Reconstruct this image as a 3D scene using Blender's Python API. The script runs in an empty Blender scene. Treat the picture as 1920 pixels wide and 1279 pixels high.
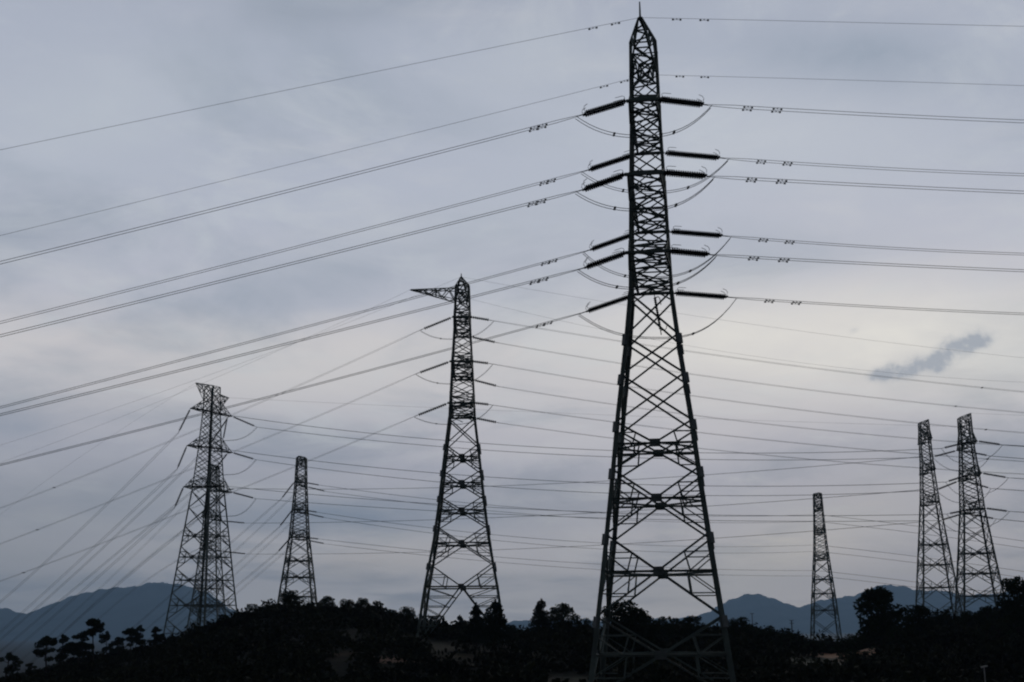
import bpy, math, random
from mathutils import Vector, Matrix
rnd = random.Random(7)
sc = bpy.context.scene

# ------------------------------------------------------------------ camera
F = 2400.0                                    # focal length in photo pixels (1920 wide)
PITCH = math.atan(540 / F)
SP, CP = math.sin(PITCH), math.cos(PITCH)
cam_d = bpy.data.cameras.new("camera"); cam = bpy.data.objects.new("camera", cam_d)
sc.collection.objects.link(cam); sc.camera = cam
cam_d.sensor_width = 36.0; cam_d.lens = 36.0 * F / 1920
cam_d.clip_start = 0.5; cam_d.clip_end = 40000
ROLL = 0.0080                                 # the camera was held very slightly off level
cam.location = (0, 0, 0)
cam.rotation_euler = (Matrix.Rotation(math.pi / 2 + PITCH, 3, 'X') @ Matrix.Rotation(-ROLL, 3, 'Z')).to_euler()
def unroll(px, py):
    x, y = px - 960, py - 639.5
    return 960 + x * math.cos(ROLL) - y * math.sin(ROLL), 639.5 + y * math.cos(ROLL) + x * math.sin(ROLL)

# ------------------------------------------------------------------ world / sun / exposure
SUN_EL, SUN_AZ = math.radians(13), math.radians(15)      # sun behind the cloud, ahead and right
w = bpy.data.worlds.new("World"); sc.world = w; w.use_nodes = True
nt = w.node_tree; N = nt.nodes; L = nt.links
for n in list(N): N.remove(n)

def sock(v, inp):
    if hasattr(v, 'is_output'): L.new(v, inp)
    else: inp.default_value = v
def mth(op, a, b=0.0, c=0.0, clamp=False):
    n = N.new("ShaderNodeMath"); n.operation = op; n.use_clamp = clamp
    sock(a, n.inputs[0]); sock(b, n.inputs[1]); sock(c, n.inputs[2]); return n.outputs[0]
def mixc(f, a, b):
    n = N.new("ShaderNodeMix"); n.data_type = 'RGBA'; n.clamp_factor = True
    sock(f, n.inputs[0]); sock(a, n.inputs[6]); sock(b, n.inputs[7]); return n.outputs[2]
def sstep(v, lo, hi):
    n = N.new("ShaderNodeMapRange"); n.interpolation_type = 'SMOOTHSTEP'
    sock(v, n.inputs[0]); n.inputs[1].default_value = lo; n.inputs[2].default_value = hi
    return n.outputs[0]
def srgb(r, g, b):
    f = lambda c: (c / 255 / 12.92) if c / 255 <= 0.04045 else ((c / 255 + 0.055) / 1.055) ** 2.4
    return (f(r), f(g), f(b), 1)
def noise(vec, scale, det=4, rough=0.55, dist=0.0):
    n = N.new("ShaderNodeTexNoise"); L.new(vec, n.inputs["Vector"])
    n.inputs["Scale"].default_value = scale; n.inputs["Detail"].default_value = det
    n.inputs["Roughness"].default_value = rough; n.inputs["Distortion"].default_value = dist
    return n.outputs["Fac"]
def comb(x, y, z):
    n = N.new("ShaderNodeCombineXYZ"); sock(x, n.inputs[0]); sock(y, n.inputs[1]); sock(z, n.inputs[2]); return n.outputs[0]

tc = N.new("ShaderNodeTexCoord"); sep = N.new("ShaderNodeSeparateXYZ"); L.new(tc.outputs["Generated"], sep.inputs[0])
dx, dy, dz = sep.outputs
zz = mth('MAXIMUM', dz, 0.0)
# the cloud deck, laid out as a flat layer above the ground
den = mth('ADD', zz, 0.16)
pvec = comb(mth('DIVIDE', dx, den), mth('DIVIDE', dy, den), 0.0)
n_big = noise(pvec, 1.25, 6, 0.6, 0.5)
n_mid = noise(pvec, 3.1, 7, 0.66, 0.6)
avec = comb(mth('MULTIPLY', dx, 1.0), mth('MULTIPLY', dy, 1.0), mth('MULTIPLY', dz, 3.2))
n_str = noise(avec, 3.4, 6, 0.58, 0.6)
n_fin = noise(avec, 9.0, 5, 0.6, 0.5)
h = mth('ADD', dz, mth('MULTIPLY', mth('SUBTRACT', n_str, 0.5), 0.11))
ramp = N.new("ShaderNodeValToRGB"); L.new(h, ramp.inputs[0])
stops = [(0.0, (190, 190, 192)), (0.045, (185, 185, 187)), (0.085, (168, 171, 178)), (0.13, (167, 171, 181)),
         (0.17, (187, 188, 193)), (0.215, (203, 202, 202)), (0.26, (184, 189, 199)), (0.33, (176, 184, 196)),
         (0.42, (169, 178, 191)), (0.49, (164, 172, 185)), (0.75, (95, 103, 114))]
cr = ramp.color_ramp
while len(cr.elements) > 1: cr.elements.remove(cr.elements[-1])
cr.elements[0].position = 0.0; cr.elements[0].color = srgb(*stops[0][1])
for p_, c_ in stops[1:]:
    e = cr.elements.new(p_); e.color = srgb(c_[0] + 2, c_[1], c_[2] + 2)
col = ramp.outputs[0]
# blue-grey thicker patches, pale thin patches
col = mixc(mth('MULTIPLY', sstep(n_big, 0.46, 0.68), 0.65), col, mixc(sstep(dz, 0.05, 0.25), srgb(124, 134, 149), srgb(147, 158, 172)))
col = mixc(mth('MULTIPLY', sstep(n_mid, 0.48, 0.70), 0.5), col, mixc(sstep(dz, 0.02, 0.2), srgb(176, 176, 177), srgb(193, 199, 205)))
col = mixc(mth('MULTIPLY', sstep(n_fin, 0.50, 0.75), 0.22), col, srgb(205, 206, 208))
u = mth('DIVIDE', dx, mth('MAXIMUM', dy, 0.05)); v = mth('DIVIDE', dz, mth('MAXIMUM', dy, 0.05))
def blob(pu, pv, su, sv, ang=0.0, wob=0.0, nz=None):
    a = mth('SUBTRACT', u, pu); b = mth('SUBTRACT', v, pv)
    ca, sa = math.cos(ang), math.sin(ang)
    a2 = mth('ADD', mth('MULTIPLY', a, ca), mth('MULTIPLY', b, sa))
    b2 = mth('ADD', mth('MULTIPLY', a, -sa), mth('MULTIPLY', b, ca))
    q = mth('ADD', mth('POWER', mth('ABSOLUTE', mth('DIVIDE', a2, su)), 2.0), mth('POWER', mth('ABSOLUTE', mth('DIVIDE', b2, sv)), 2.0))
    if nz is not None: q = mth('ADD', q, mth('MULTIPLY', mth('SUBTRACT', nz, 0.5), wob))
    return mth('MULTIPLY', mth('EXPONENT', mth('MULTIPLY', q, -1.0)), mth('GREATER_THAN', dy, 0.05))
def pu(x, y): x, y = unroll(x, y); v_ = (639.5 - y) / F; return ((x - 960) / F) / (CP - v_ * SP)
def pv(y, x=960): y = unroll(x, y)[1]; v_ = (639.5 - y) / F; return (SP + v_ * CP) / (CP - v_ * SP)
# the thin bright part of the deck, the duller low left, the blue bank low in the middle
col = mixc(mth('MULTIPLY', blob(pu(1620, 640), pv(640, 1620), 0.22, 0.048, 0.0, 1.8, n_fin), 0.92), col, srgb(223, 221, 216))
col = mixc(mth('MULTIPLY', blob(pu(560, 700), pv(700, 560), 0.16, 0.03, 0.05, 1.2, n_str), 0.55), col, srgb(208, 206, 205))
col = mixc(mth('MULTIPLY', blob(pu(700, 965), pv(965, 700), 0.14, 0.014, 0.0, 1.8, n_fin), 0.75), col, srgb(122, 135, 154))
col = mixc(mth('MULTIPLY', blob(pu(1900, 850), pv(850, 1900), 0.07, 0.010, 0.05, 1.6, n_fin), 0.7), col, srgb(130, 141, 158))
col = mixc(mth('MULTIPLY', blob(pu(700, 1050), pv(1050, 700), 0.06, 0.012, 0.0, 1.2, n_fin), 0.5), col, srgb(186, 180, 176))
col = mixc(mth('MULTIPLY', blob(pu(-50, 1080), pv(1080, -50), 0.20, 0.09, 0.0, 0.8, n_str), 0.5), col, srgb(122, 130, 141))
for (bx, by, su_, sv_, an_, k_, c_) in ((1640, 110, .12, .030, -.1, .55, (146, 158, 174)), (660, 0, .09, .022, .1, .6, (147, 156, 170)), (60, 430, .09, .03, .15, .5, (150, 159, 173)),
        (640, 520, .14, .028, .2, .5, (154, 163, 177)), (1380, 250, .15, .04, -.05, .5, (192, 198, 206)), (180, 210, .11, .05, .2, .45, (186, 193, 202)), (1000, 120, .08, .03, .1, .4, (186, 192, 201)),
        (20, 800, .04, .014, .0, .5, (150, 157, 171)), (900, 420, .12, .025, .15, .4, (184, 190, 200)), (1400, 470, .12, .02, .0, .45, (166, 174, 188)), (1450, 1040, .09, .02, .35, .5, (196, 193, 188)), (250, 930, .10, .02, .05, .45, (136, 144, 156))):
    col = mixc(mth('MULTIPLY', blob(pu(bx, by), pv(by, bx), su_, sv_, an_, 3.2, n_mid), k_), col, srgb(*c_))
# one small ragged cloud under the deck
n_w1 = noise(comb(u, v, 0.0), 26.0, 5, 0.62, 0.3); n_w2 = noise(comb(u, v, 3.7), 60.0, 4, 0.6)
wx = mth('ADD', n_w1, mth('MULTIPLY', n_w2, 0.7))
wis = 0.0
for (bx, by, su_, sv_, an_, k_) in ((1663, 701, .012, .0055, .1, .8), (1690, 694, .015, .008, .35, 1.0), (1730, 686, .016, .006, .2, .75), (1768, 668, .016, .008, .5, .9),
                                    (1800, 652, .018, .009, .45, 1.0), (1832, 642, .012, .006, .3, .7), (1862, 632, .009, .0045, .6, .45), (1604, 617, .006, .0032, .6, .4)):
    wis = mth('ADD', wis, mth('MULTIPLY', blob(pu(bx, by), pv(by, bx), su_, sv_, an_, 5.0, mth('SUBTRACT', wx, 0.35)), k_))
col = mixc(mth('MULTIPLY', sstep(wis, 0.02, 1.15), 0.85), col, srgb(148, 158, 172))
# below the horizon and behind the viewer the evening sky is darker
col = mixc(sstep(dz, 0.0, -0.08), col, srgb(60, 64, 68))
dim = mth('ADD', 0.16, mth('MULTIPLY', sstep(dy, -0.35, 0.75), 0.84))
sky = N.new("ShaderNodeTexSky"); sky.sky_type = 'NISHITA'; sky.sun_disc = False
sky.sun_elevation = SUN_EL; sky.sun_rotation = SUN_AZ
vm = N.new("ShaderNodeVectorMath"); vm.operation = 'SCALE'; L.new(col, vm.inputs[0]); L.new(mth('MULTIPLY', dim, 10.5), vm.inputs[3])
fin = mixc(0.985, sky.outputs[0], vm.outputs[0])      # the clear sky barely shows through the deck
bg = N.new("ShaderNodeBackground"); bg.inputs[1].default_value = 0.1; L.new(fin, bg.inputs[0])
out = N.new("ShaderNodeOutputWorld"); L.new(bg.outputs[0], out.inputs[0])
w.cycles.sampling_method = 'MANUAL'; w.cycles.sample_map_resolution = 1024

sun_d = bpy.data.lights.new("sun", 'SUN'); sun_d.energy = 0.5; sun_d.angle = math.radians(14); sun_d.color = (1, 0.95, 0.88)
sun = bpy.data.objects.new("sun", sun_d); sc.collection.objects.link(sun)
to_sun = Vector((math.sin(SUN_AZ) * math.cos(SUN_EL), math.cos(SUN_AZ) * math.cos(SUN_EL), math.sin(SUN_EL)))
sun.rotation_euler = to_sun.to_track_quat('Z', 'Y').to_euler()
vs = sc.view_settings; sc.display_settings.display_device = 'sRGB'
vs.view_transform = 'Standard'; vs.look = 'None'; vs.exposure = 0.0; vs.gamma = 1.0; vs.use_curve_mapping = False
cy = sc.cycles
cy.max_bounces = 4; cy.diffuse_bounces = 2; cy.glossy_bounces = 2; cy.volume_bounces = 0; cy.transparent_max_bounces = 4
cy.pixel_filter_type = 'BLACKMAN_HARRIS'; cy.filter_width = 2.1
cy.use_denoising = True; cy.denoiser = 'OPENIMAGEDENOISE'; cy.denoising_input_passes = 'RGB_ALBEDO_NORMAL'

# ------------------------------------------------------------------ helpers
def P(px, py, Y):
    """the point of the place that photo pixel (px, py) shows at ground distance Y"""
    px, py = unroll(px, py); v_ = (639.5 - py) / F; k = Y / (CP - v_ * SP)
    return Vector(((px - 960) / F * k, Y, (SP + v_ * CP) * k))

def mat(name, colr, rough=0.8, var=0.0, scale=1.0, metal=0.0, spec=0.3):
    m = bpy.data.materials.new(name); m.use_nodes = True
    t = m.node_tree; b = t.nodes["Principled BSDF"]
    b.inputs["Base Color"].default_value = (*colr, 1); b.inputs["Roughness"].default_value = rough
    b.inputs["Metallic"].default_value = metal; b.inputs["Specular IOR Level"].default_value = spec
    if var:
        c = t.nodes.new("ShaderNodeTexCoord"); n = t.nodes.new("ShaderNodeTexNoise"); n.inputs["Scale"].default_value = scale
        n.inputs["Detail"].default_value = 4; t.links.new(c.outputs["Object"], n.inputs["Vector"])
        r = t.nodes.new("ShaderNodeValToRGB"); t.links.new(n.outputs["Fac"], r.inputs[0])
        r.color_ramp.elements[0].position = 0.3; r.color_ramp.elements[1].position = 0.7
        r.color_ramp.elements[0].color = tuple(x * (1 - var) for x in colr) + (1,)
        r.color_ramp.elements[1].color = tuple(min(1, x * (1 + var)) for x in colr) + (1,)
        t.links.new(r.outputs[0], b.inputs["Base Color"])
    return m
M = {
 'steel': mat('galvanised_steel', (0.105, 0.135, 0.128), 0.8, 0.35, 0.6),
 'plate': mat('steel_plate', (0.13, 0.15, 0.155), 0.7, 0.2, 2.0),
 'insul': mat('brown_porcelain', (0.010, 0.009, 0.009), 0.85, 0.2, 3.0, 0.0, 0.1),
 'fitting': mat('dark_fitting', (0.04, 0.043, 0.046), 0.8, 0.2, 4.0),
 'wire': mat('weathered_aluminium', (0.07, 0.073, 0.075), 0.85, 0.15, 0.5, 0.0, 0.1),
 'leaf': mat('dark_leaf', (0.020, 0.030, 0.013), 0.9, 0.5, 0.4, 0.0, 0.05),
 'needle': mat('pine_needle', (0.016, 0.025, 0.013), 0.9, 0.4, 0.5, 0.0, 0.05),
 'bark': mat('bark', (0.03, 0.025, 0.02), 0.95, 0.3, 3.0, 0.0, 0.05),
 'scrub': mat('scrub_leaf', (0.0145, 0.0175, 0.008), 0.9, 0.6, 0.08, 0.0, 0.05),
 'concrete': mat('concrete', (0.3, 0.3, 0.29), 0.9, 0.2, 2.0),
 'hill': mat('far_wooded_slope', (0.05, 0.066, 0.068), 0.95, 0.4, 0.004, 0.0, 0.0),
 'pole': mat('pale_pole', (0.35, 0.36, 0.36), 0.8, 0.2, 2.0),
}

class MB:
    def __init__(s): s.v = []; s.f = []
    def add(s, vs_, fs):
        o = len(s.v); s.v += [tuple(p) for p in vs_]; s.f += [tuple(i + o for i in f) for f in fs]
    def prism(s, p, q, prof, ref=None):
        p, q = Vector(p), Vector(q); d = (q - p)
        if d.length < 1e-6: return
        d.normalize(); r = Vector(ref) if ref is not None else Vector((0, 0, 1))
        a = r - d * r.dot(d)
        if a.length < 1e-3: r = Vector((1, 0, 0)); a = r - d * r.dot(d)
        a.normalize(); b = d.cross(a); n = len(prof)
        vv = [c + a * x + b * y for c in (p, q) for x, y in prof]
        fs = [(i, (i + 1) % n, n + (i + 1) % n, n + i) for i in range(n)] + [tuple(range(n - 1, -1, -1)), tuple(range(n, 2 * n))]
        s.add(vv, fs)
    def bar(s, p, q, wd, th=None, ref=None):
        th = th or wd; x, y = wd / 2, th / 2
        s.prism(p, q, [(-x, -y), (x, -y), (x, y), (-x, y)], ref)
    def angle(s, p, q, wd, ref=None, t=None):
        """rolled L section"""
        t = t or wd * 0.16; o = -wd * 0.3
        s.prism(p, q, [(o, o), (o + wd, o), (o + wd, o + t), (o + t, o + t), (o + t, o + wd), (o, o + wd)], ref)
    def tube(s, pts, r, n=5, r1=None):
        pts = [Vector(p) for p in pts]; m = len(pts); vv = []
        for i, p in enumerate(pts):
            d = (pts[min(i + 1, m - 1)] - pts[max(i - 1, 0)]).normalized()
            a = d.cross(Vector((0, 0, 1)))
            if a.length < 1e-3: a = Vector((1, 0, 0))
            a.normalize(); b = d.cross(a); rr = r if r1 is None else r + (r1 - r) * i / (m - 1)
            vv += [p + (a * math.cos(k * 2 * math.pi / n) + b * math.sin(k * 2 * math.pi / n)) * rr for k in range(n)]
        fs = [(i * n + k, i * n + (k + 1) % n, (i + 1) * n + (k + 1) % n, (i + 1) * n + k) for i in range(m - 1) for k in range(n)]
        fs += [tuple(range(n - 1, -1, -1)), tuple(range((m - 1) * n, m * n))]
        s.add(vv, fs)
    def build(s, name, m, parent=None, smooth=False):
        me = bpy.data.meshes.new(name); me.from_pydata(s.v, [], s.f); me.materials.append(m)
        if smooth: me.polygons.foreach_set('use_smooth', [True] * len(me.polygons))
        o = bpy.data.objects.new(name, me); sc.collection.objects.link(o); o.parent = parent; return o

def tag(o, label=None, cat=None, group=None, kind=None):
    for k, x in (('label', label), ('category', cat), ('group', group), ('kind', kind)):
        if x: o[k] = x
    return o
def empty(name, loc, label, cat, group=None, rz=0.0):
    o = bpy.data.objects.new(name, None); sc.collection.objects.link(o); o.location = loc; o.rotation_euler = (0, 0, rz)
    o.empty_display_size = 0.5
    return tag(o, label, cat, group)
def lerp(a, b, t): return a + (b - a) * t
def interp(tab, x):
    if x <= tab[0][0]: return tab[0][1]
    for (a, b), (c, d) in zip(tab, tab[1:]):
        if x <= c: return b + (d - b) * (x - a) / (c - a)
    return tab[-1][1]

# ------------------------------------------------------------------ ground and hills
RIDGE = [(-400, 1300), (0, 1285), (80, 1268), (200, 1244), (300, 1226), (380, 1200), (440, 1176), (520, 1152), (620, 1154), (700, 1160), (800, 1186),
         (900, 1200), (1000, 1200), (1100, 1196), (1200, 1192), (1400, 1196), (1500, 1218), (1560, 1226), (1610, 1208), (1700, 1190), (1800, 1174),
         (1920, 1150), (2300, 1120)]
def hash2(x, y):
    return (math.sin(x * 0.131 + y * 0.071) + math.sin(x * 0.057 - y * 0.113 + 1.3) + math.sin(x * 0.29 + y * 0.23 + 4.0) * 0.5) / 2.5
def ground(x, y):
    yy = max(y, 1.0); px = 960 + F * (x / yy)
    zr = pv(interp(RIDGE, px), px) * 212
    tab = [(0, -1.8), (30, -2.6), (60, -4.2), (100, -5.6), (125, -5.8), (170, lerp(-5.5, zr, 0.55)), (200, zr - 0.3), (214, zr), (232, zr - 0.7),
           (275, min(zr - 3.5, -4.8)), (340, min(zr - 9, -11)), (450, -20), (700, -38), (1200, -50), (20000, -55)]
    return interp(tab, y) + hash2(x, y) * (0.35 if y < 240 else 0.8) * min(1, max(0, y - 5) / 40)
def make_ground():
    rows = [-400, -150, -60, -20, 0, 12, 25, 40, 55, 70, 85, 100] + [110 + 6 * i for i in range(24)] + [256, 270, 285, 305, 330, 360, 400, 450, 520, 620, 800, 1100, 1600, 2600, 4500, 9000, 14400]
    v_, f_ = [], []; nc = 90
    for y in rows:
        half = max(160, abs(y) * 0.9)
        for j in range(nc + 1):
            x = (j / nc * 2 - 1) * half
            v_.append((x, y, ground(x, y)))
    for i in range(len(rows) - 1):
        for j in range(nc):
            a = i * (nc + 1) + j; f_.append((a, a + 1, a + nc + 2, a + nc + 1))
    b = MB(); b.v = v_; b.f = f_
    m = bpy.data.materials.new("hillside_soil"); m.use_nodes = True; t = m.node_tree; bs = t.nodes["Principled BSDF"]
    bs.inputs["Roughness"].default_value = 0.95; bs.inputs["Specular IOR Level"].default_value = 0.05
    at = t.nodes.new("ShaderNodeVertexColor"); at.layer_name = "soil"
    g = t.nodes.new("ShaderNodeNewGeometry"); n = t.nodes.new("ShaderNodeTexNoise"); n.inputs["Scale"].default_value = 0.35; n.inputs["Detail"].default_value = 6
    t.links.new(g.outputs["Position"], n.inputs["Vector"])
    mx = t.nodes.new("ShaderNodeMix"); mx.data_type = 'RGBA'; mx.blend_type = 'MULTIPLY'; mx.inputs[0].default_value = 1
    rp = t.nodes.new("ShaderNodeValToRGB"); rp.color_ramp.elements[0].color = (.45, .45, .45, 1); rp.color_ramp.elements[1].color = (1.5, 1.5, 1.5, 1)
    rp.color_ramp.elements[0].position = .3; rp.color_ramp.elements[1].position = .7
    t.links.new(n.outputs["Fac"], rp.inputs[0]); t.links.new(at.outputs[0], mx.inputs[6]); t.links.new(rp.outputs[0], mx.inputs[7]); t.links.new(mx.outputs[2], bs.inputs["Base Color"])
    o = b.build("ground", m, None, True); tag(o, kind='structure')
    ca = o.data.color_attributes.new("soil", 'FLOAT_COLOR', 'POINT')
    for i, (x, y, z) in enumerate(v_):
        c = Vector((0.007, 0.009, 0.005))
        for (ppx, ppy, dep, rx, ry, cc) in SOIL:
            q = P(ppx, ppy, dep); e = ((x - q.x) / rx) ** 2 + ((y - dep) / ry) ** 2
            c = c.lerp(Vector(cc), max(0, min(1, 1.6 - e)))
        ca.data[i].color = (c.x, c.y, c.z, 1)
    return o
SOIL = [(642, 1243, 150, 1.5, 6, (0.34, 0.20, 0.12)), (725, 1238, 152, 1.0, 5, (0.22, 0.14, 0.10)), (860, 1222, 165, 3.0, 5, (0.045, 0.035, 0.018)), (1590, 1222, 190, 4.0, 12, (0.20, 0.085, 0.04)),
        (1530, 1232, 168, 3.2, 8, (0.09, 0.105, 0.08)), (1080, 1255, 135, 3.0, 8, (0.05, 0.05, 0.035))]
make_ground()

def mountain(name, tab, D, depth, seed):
    """a ridge with real slopes on both sides, seen across the plain"""
    r2 = random.Random(seed); x0, x1 = tab[0][0], tab[-1][0]; nc = 520; v_, f_ = [], []
    ks = [(r2.uniform(0.002, 0.02), r2.uniform(0, 6), r2.uniform(0.3, 1)) for _ in range(9)]
    prof = [(-1.0, 0.0), (-0.72, 0.22), (-0.5, 0.45), (-0.3, 0.68), (-0.13, 0.88), (0.0, 1.0), (0.15, 0.86), (0.5, 0.4), (1.0, 0.0)]
    for t_, hh in prof:
        for j in range(nc + 1):
            px = lerp(x0, x1, j / nc); q = P(px, interp(tab, px), D)
            x = q.x * (1 + t_ * depth / D * 0.4); y = D + t_ * depth
            wob = sum(a * math.sin(x * f + ph + t_ * 5) for f, ph, a in ks) / 9
            y += wob * depth * 0.12 * (1 - hh * 0.6)
            z = -55 + (q.z + 55) * hh * (1 + (0.22 * wob if hh < 0.95 else 0.012 * wob))
            if hh > .6: z += (math.sin(x * .021 + t_ * 9) + math.sin(x * .047 + 2) + math.sin(x * .0113 + 1) * 1.6) * 4.5 + r2.uniform(-4, 4)
            v_.append((x, y, z))
    for i in range(len(prof) - 1):
        for j in range(nc):
            a = i * (nc + 1) + j; f_.append((a, a + 1, a + nc + 2, a + nc + 1))
    b = MB(); b.v = v_; b.f = f_; o = b.build(name, M['hill'], None, True); return tag(o, kind='structure')
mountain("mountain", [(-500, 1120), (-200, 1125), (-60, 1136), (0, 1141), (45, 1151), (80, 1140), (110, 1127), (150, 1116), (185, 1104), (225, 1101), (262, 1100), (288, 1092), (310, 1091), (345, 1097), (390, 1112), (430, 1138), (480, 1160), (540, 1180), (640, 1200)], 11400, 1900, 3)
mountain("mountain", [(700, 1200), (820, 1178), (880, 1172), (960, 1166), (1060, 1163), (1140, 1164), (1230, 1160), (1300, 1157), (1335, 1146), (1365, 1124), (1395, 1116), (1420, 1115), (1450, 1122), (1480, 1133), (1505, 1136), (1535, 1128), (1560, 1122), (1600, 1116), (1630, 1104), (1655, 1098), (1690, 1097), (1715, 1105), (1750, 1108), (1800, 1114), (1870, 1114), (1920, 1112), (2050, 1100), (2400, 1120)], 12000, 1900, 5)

# ------------------------------------------------------------------ pylons
class Tower: pass
def make_tower(key, label, px, py_ref, D, yaw, prof, top, levels, arms, panels, frames, sc_leg=0.24, detail=2, ew=6.0, ew_tip=0.0, upper_n=10, side_arm=None, hbf=0.42, chord=2.7, sink=0.4, ew_drop=0.0, kbase=None):
    """prof: (height over the camera, body width); arms: reach at each level; panels: lattice nodes of the splayed lower body"""
    dzr = (960 - px) * ROLL / F * D; prof = [(a + dzr, b_) for a, b_ in prof]; top += dzr; levels = [a + dzr for a in levels]; panels = [a + dzr for a in panels]; frames = [a + dzr for a in frames]
    c = P(px, py_ref, D); foot = ground(c.x, D) - sink
    T = Tower(); T.key = key; T.rot = -yaw; T.loc = Vector((c.x, D, foot)); T.levels = levels
    Rz = Matrix.Rotation(-yaw, 3, 'Z')
    T.world = lambda x, y, z: Vector((c.x, D, 0)) + Rz @ Vector((x, y, 0)) + Vector((0, 0, z))
    root = empty("power_pylon", T.loc, label, "pylon", "steel lattice pylons", -yaw); T.root = root
    pr = sorted(prof); (za, wa), (zb, wb) = pr[0], pr[1]
    def W(z): return interp(pr, z) if z >= za else wa + (wb - wa) * (z - za) / (zb - za)
    def cor(ix, iy, z): h_ = W(z) / 2; return Vector((ix * h_, iy * h_, z - foot))
    CS = ((-1, -1), (1, -1), (1, 1), (-1, 1))
    waist = panels[0]; nodes = [top - (top - waist) * i / upper_n for i in range(upper_n + 1)] + [p for p in panels[1:]]
    z = nodes[-1]
    while not kbase and z > foot + 3: z -= (nodes[-2] - nodes[-1]) * 1.02; nodes.append(max(z, foot))
    nodes = [n_ for n_ in nodes if n_ > (kbase[0] - .05 if kbase else foot + 0.5)] + [foot + 0.3]
    kw = sc_leg
    zk = sorted(set([foot, waist, top] + [a for a, _ in pr if foot < a < top]))
    for ix, iy in CS:
        b = MB(); out_ = Vector((-ix, -iy, 0)).normalized()
        for a, e in zip(zk, zk[1:]):
            k = kw * (1.15 if e <= waist + .1 else 0.85)
            b.angle(cor(ix, iy, a), cor(ix, iy, e), k, Vector((-ix, 0, 0)) if ix * iy > 0 else Vector((0, -iy, 0)), k * .22)
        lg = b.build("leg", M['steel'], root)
        if detail >= 2:
            for zs in [n_ for n_ in nodes if n_ < waist and n_ > foot + 2]:
                sp = MB(); p = cor(ix, iy, zs); q = cor(ix, iy, zs - 0.9); sp.bar(p, q, kw * 1.25, kw * 1.25, out_); sp.build("splice_plate", M['plate'], lg)
        ft = MB(); p = cor(ix, iy, foot); ft.bar(p - Vector((0, 0, 1)), p + Vector((0, 0, .35)), 1.1); ft.build("concrete_footing", M['concrete'], root)
    dw = kw * 0.5; rw = kw * 0.3
    for k in range(4):
        A, B = CS[k], CS[(k + 1) % 4]; b = MB(); nrm = Vector((A[0] + B[0], A[1] + B[1], 0)).normalized()
        for i in range(len(nodes) - 1):
            z0, z1 = nodes[i], nodes[i + 1]
            tl, tr, bl, br = cor(*A, z0), cor(*B, z0), cor(*A, z1), cor(*B, z1)
            low = z0 <= waist + 0.01
            dd = dw if low else dw * 0.72
            if kbase and i == len(nodes) - 2:       # V over an open A between the feet
                zc = kbase[1]; cl, cr_ = cor(*A, zc), cor(*B, zc); cx = (cl + cr_) / 2
                b.angle(tl, cx, dd, nrm); b.angle(tr, cx, dd, nrm); b.angle(cl, cr_, dd * 1.3, nrm); b.angle(cx, bl, dd * 1.1, nrm); b.angle(cx, br, dd * 1.1, nrm)
                for (c0, leg1, leg0) in ((cl, bl, tl), (cr_, br, tr)):
                    for q in range(1, 6):
                        a_, e_ = c0.lerp(leg1, q / 6), cx.lerp(leg1, q / 6); b.bar(a_, e_, rw * 1.1); b.bar(c0.lerp(leg1, (q - 1) / 6), e_, rw)
                    b.bar(leg0.lerp(c0, .5), leg0.lerp(cx, .5), rw); b.bar(leg0.lerp(cx, .5), c0.lerp(cx, .5), rw); b.bar(leg0.lerp(c0, .5), c0.lerp(cx, .5), rw)
                g_ = MB(); tt = (B[0] - A[0], B[1] - A[1], 0); tt = Vector(tt).normalized(); g_.bar(cx - tt * kw * 1.3 + nrm * .04, cx + tt * kw * 1.3 + nrm * .04, kw * 2, .06, Vector((0, 0, 1))); g_.build("gusset_plate", M['plate'], root)
                continue
            b.angle(tl, br, dd, nrm); b.angle(tr - nrm * dd * .5, bl - nrm * dd * .5, dd, nrm)
            if kbase and i == len(nodes) - 2: pass
            elif not low:
                if i == 0 or any(abs(z0 - l_) < 1.2 for l_ in levels): b.angle(tl, tr, dd * .9, nrm)
                if detail == 1 or (detail == 2 and i % 4 == 3):      # close redundant bracing of the slim upper body
                    ml, mr = (tl + bl) / 2, (tr + br) / 2; c_ = (tl + br) / 2
                    b.bar(ml, (tl + tr) / 2, rw); b.bar(mr, (bl + br) / 2, rw)
            else:
                # members that meet where the two diagonals cross
                wt, wb_ = (tr - tl).length, (br - bl).length; s = wt / (wt + wb_)
                cx = tl.lerp(br, s); cl, cr_ = tl.lerp(bl, s), tr.lerp(br, s)
                if any(z1 < f_ < z0 for f_ in frames):
                    b.angle(cl, cx, dd * 1.1, nrm); b.angle(cx, cr_, dd * 1.1, nrm)
                    for (P0, Pc, Pe, lg0, lg1) in ((tl, cx, br, tl, cl), (tr, cx, bl, tr, cr_)):
                        md = P0.lerp(Pc, 0.5); b.bar(md, lg0.lerp(lg1, 0.5), rw); b.bar(md, lg1.lerp(cx, 0.45), rw); b.bar(lg0.lerp(lg1, .5), lg1.lerp(cx, .45), rw)
                    for (P0, lg0, lg1) in ((bl, cl, bl), (br, cr_, br)):
                        md = cx.lerp(P0, 0.5); b.bar(md, lg0.lerp(lg1, 0.5), rw); b.bar(md, lg0.lerp(cx, .5), rw)
                        if detail == 1 or True: b.bar(lg0.lerp(lg1, .5), lg0.lerp(cx, .5), rw * .9)
        b.build("face_bracing", M['steel'], root)
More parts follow.
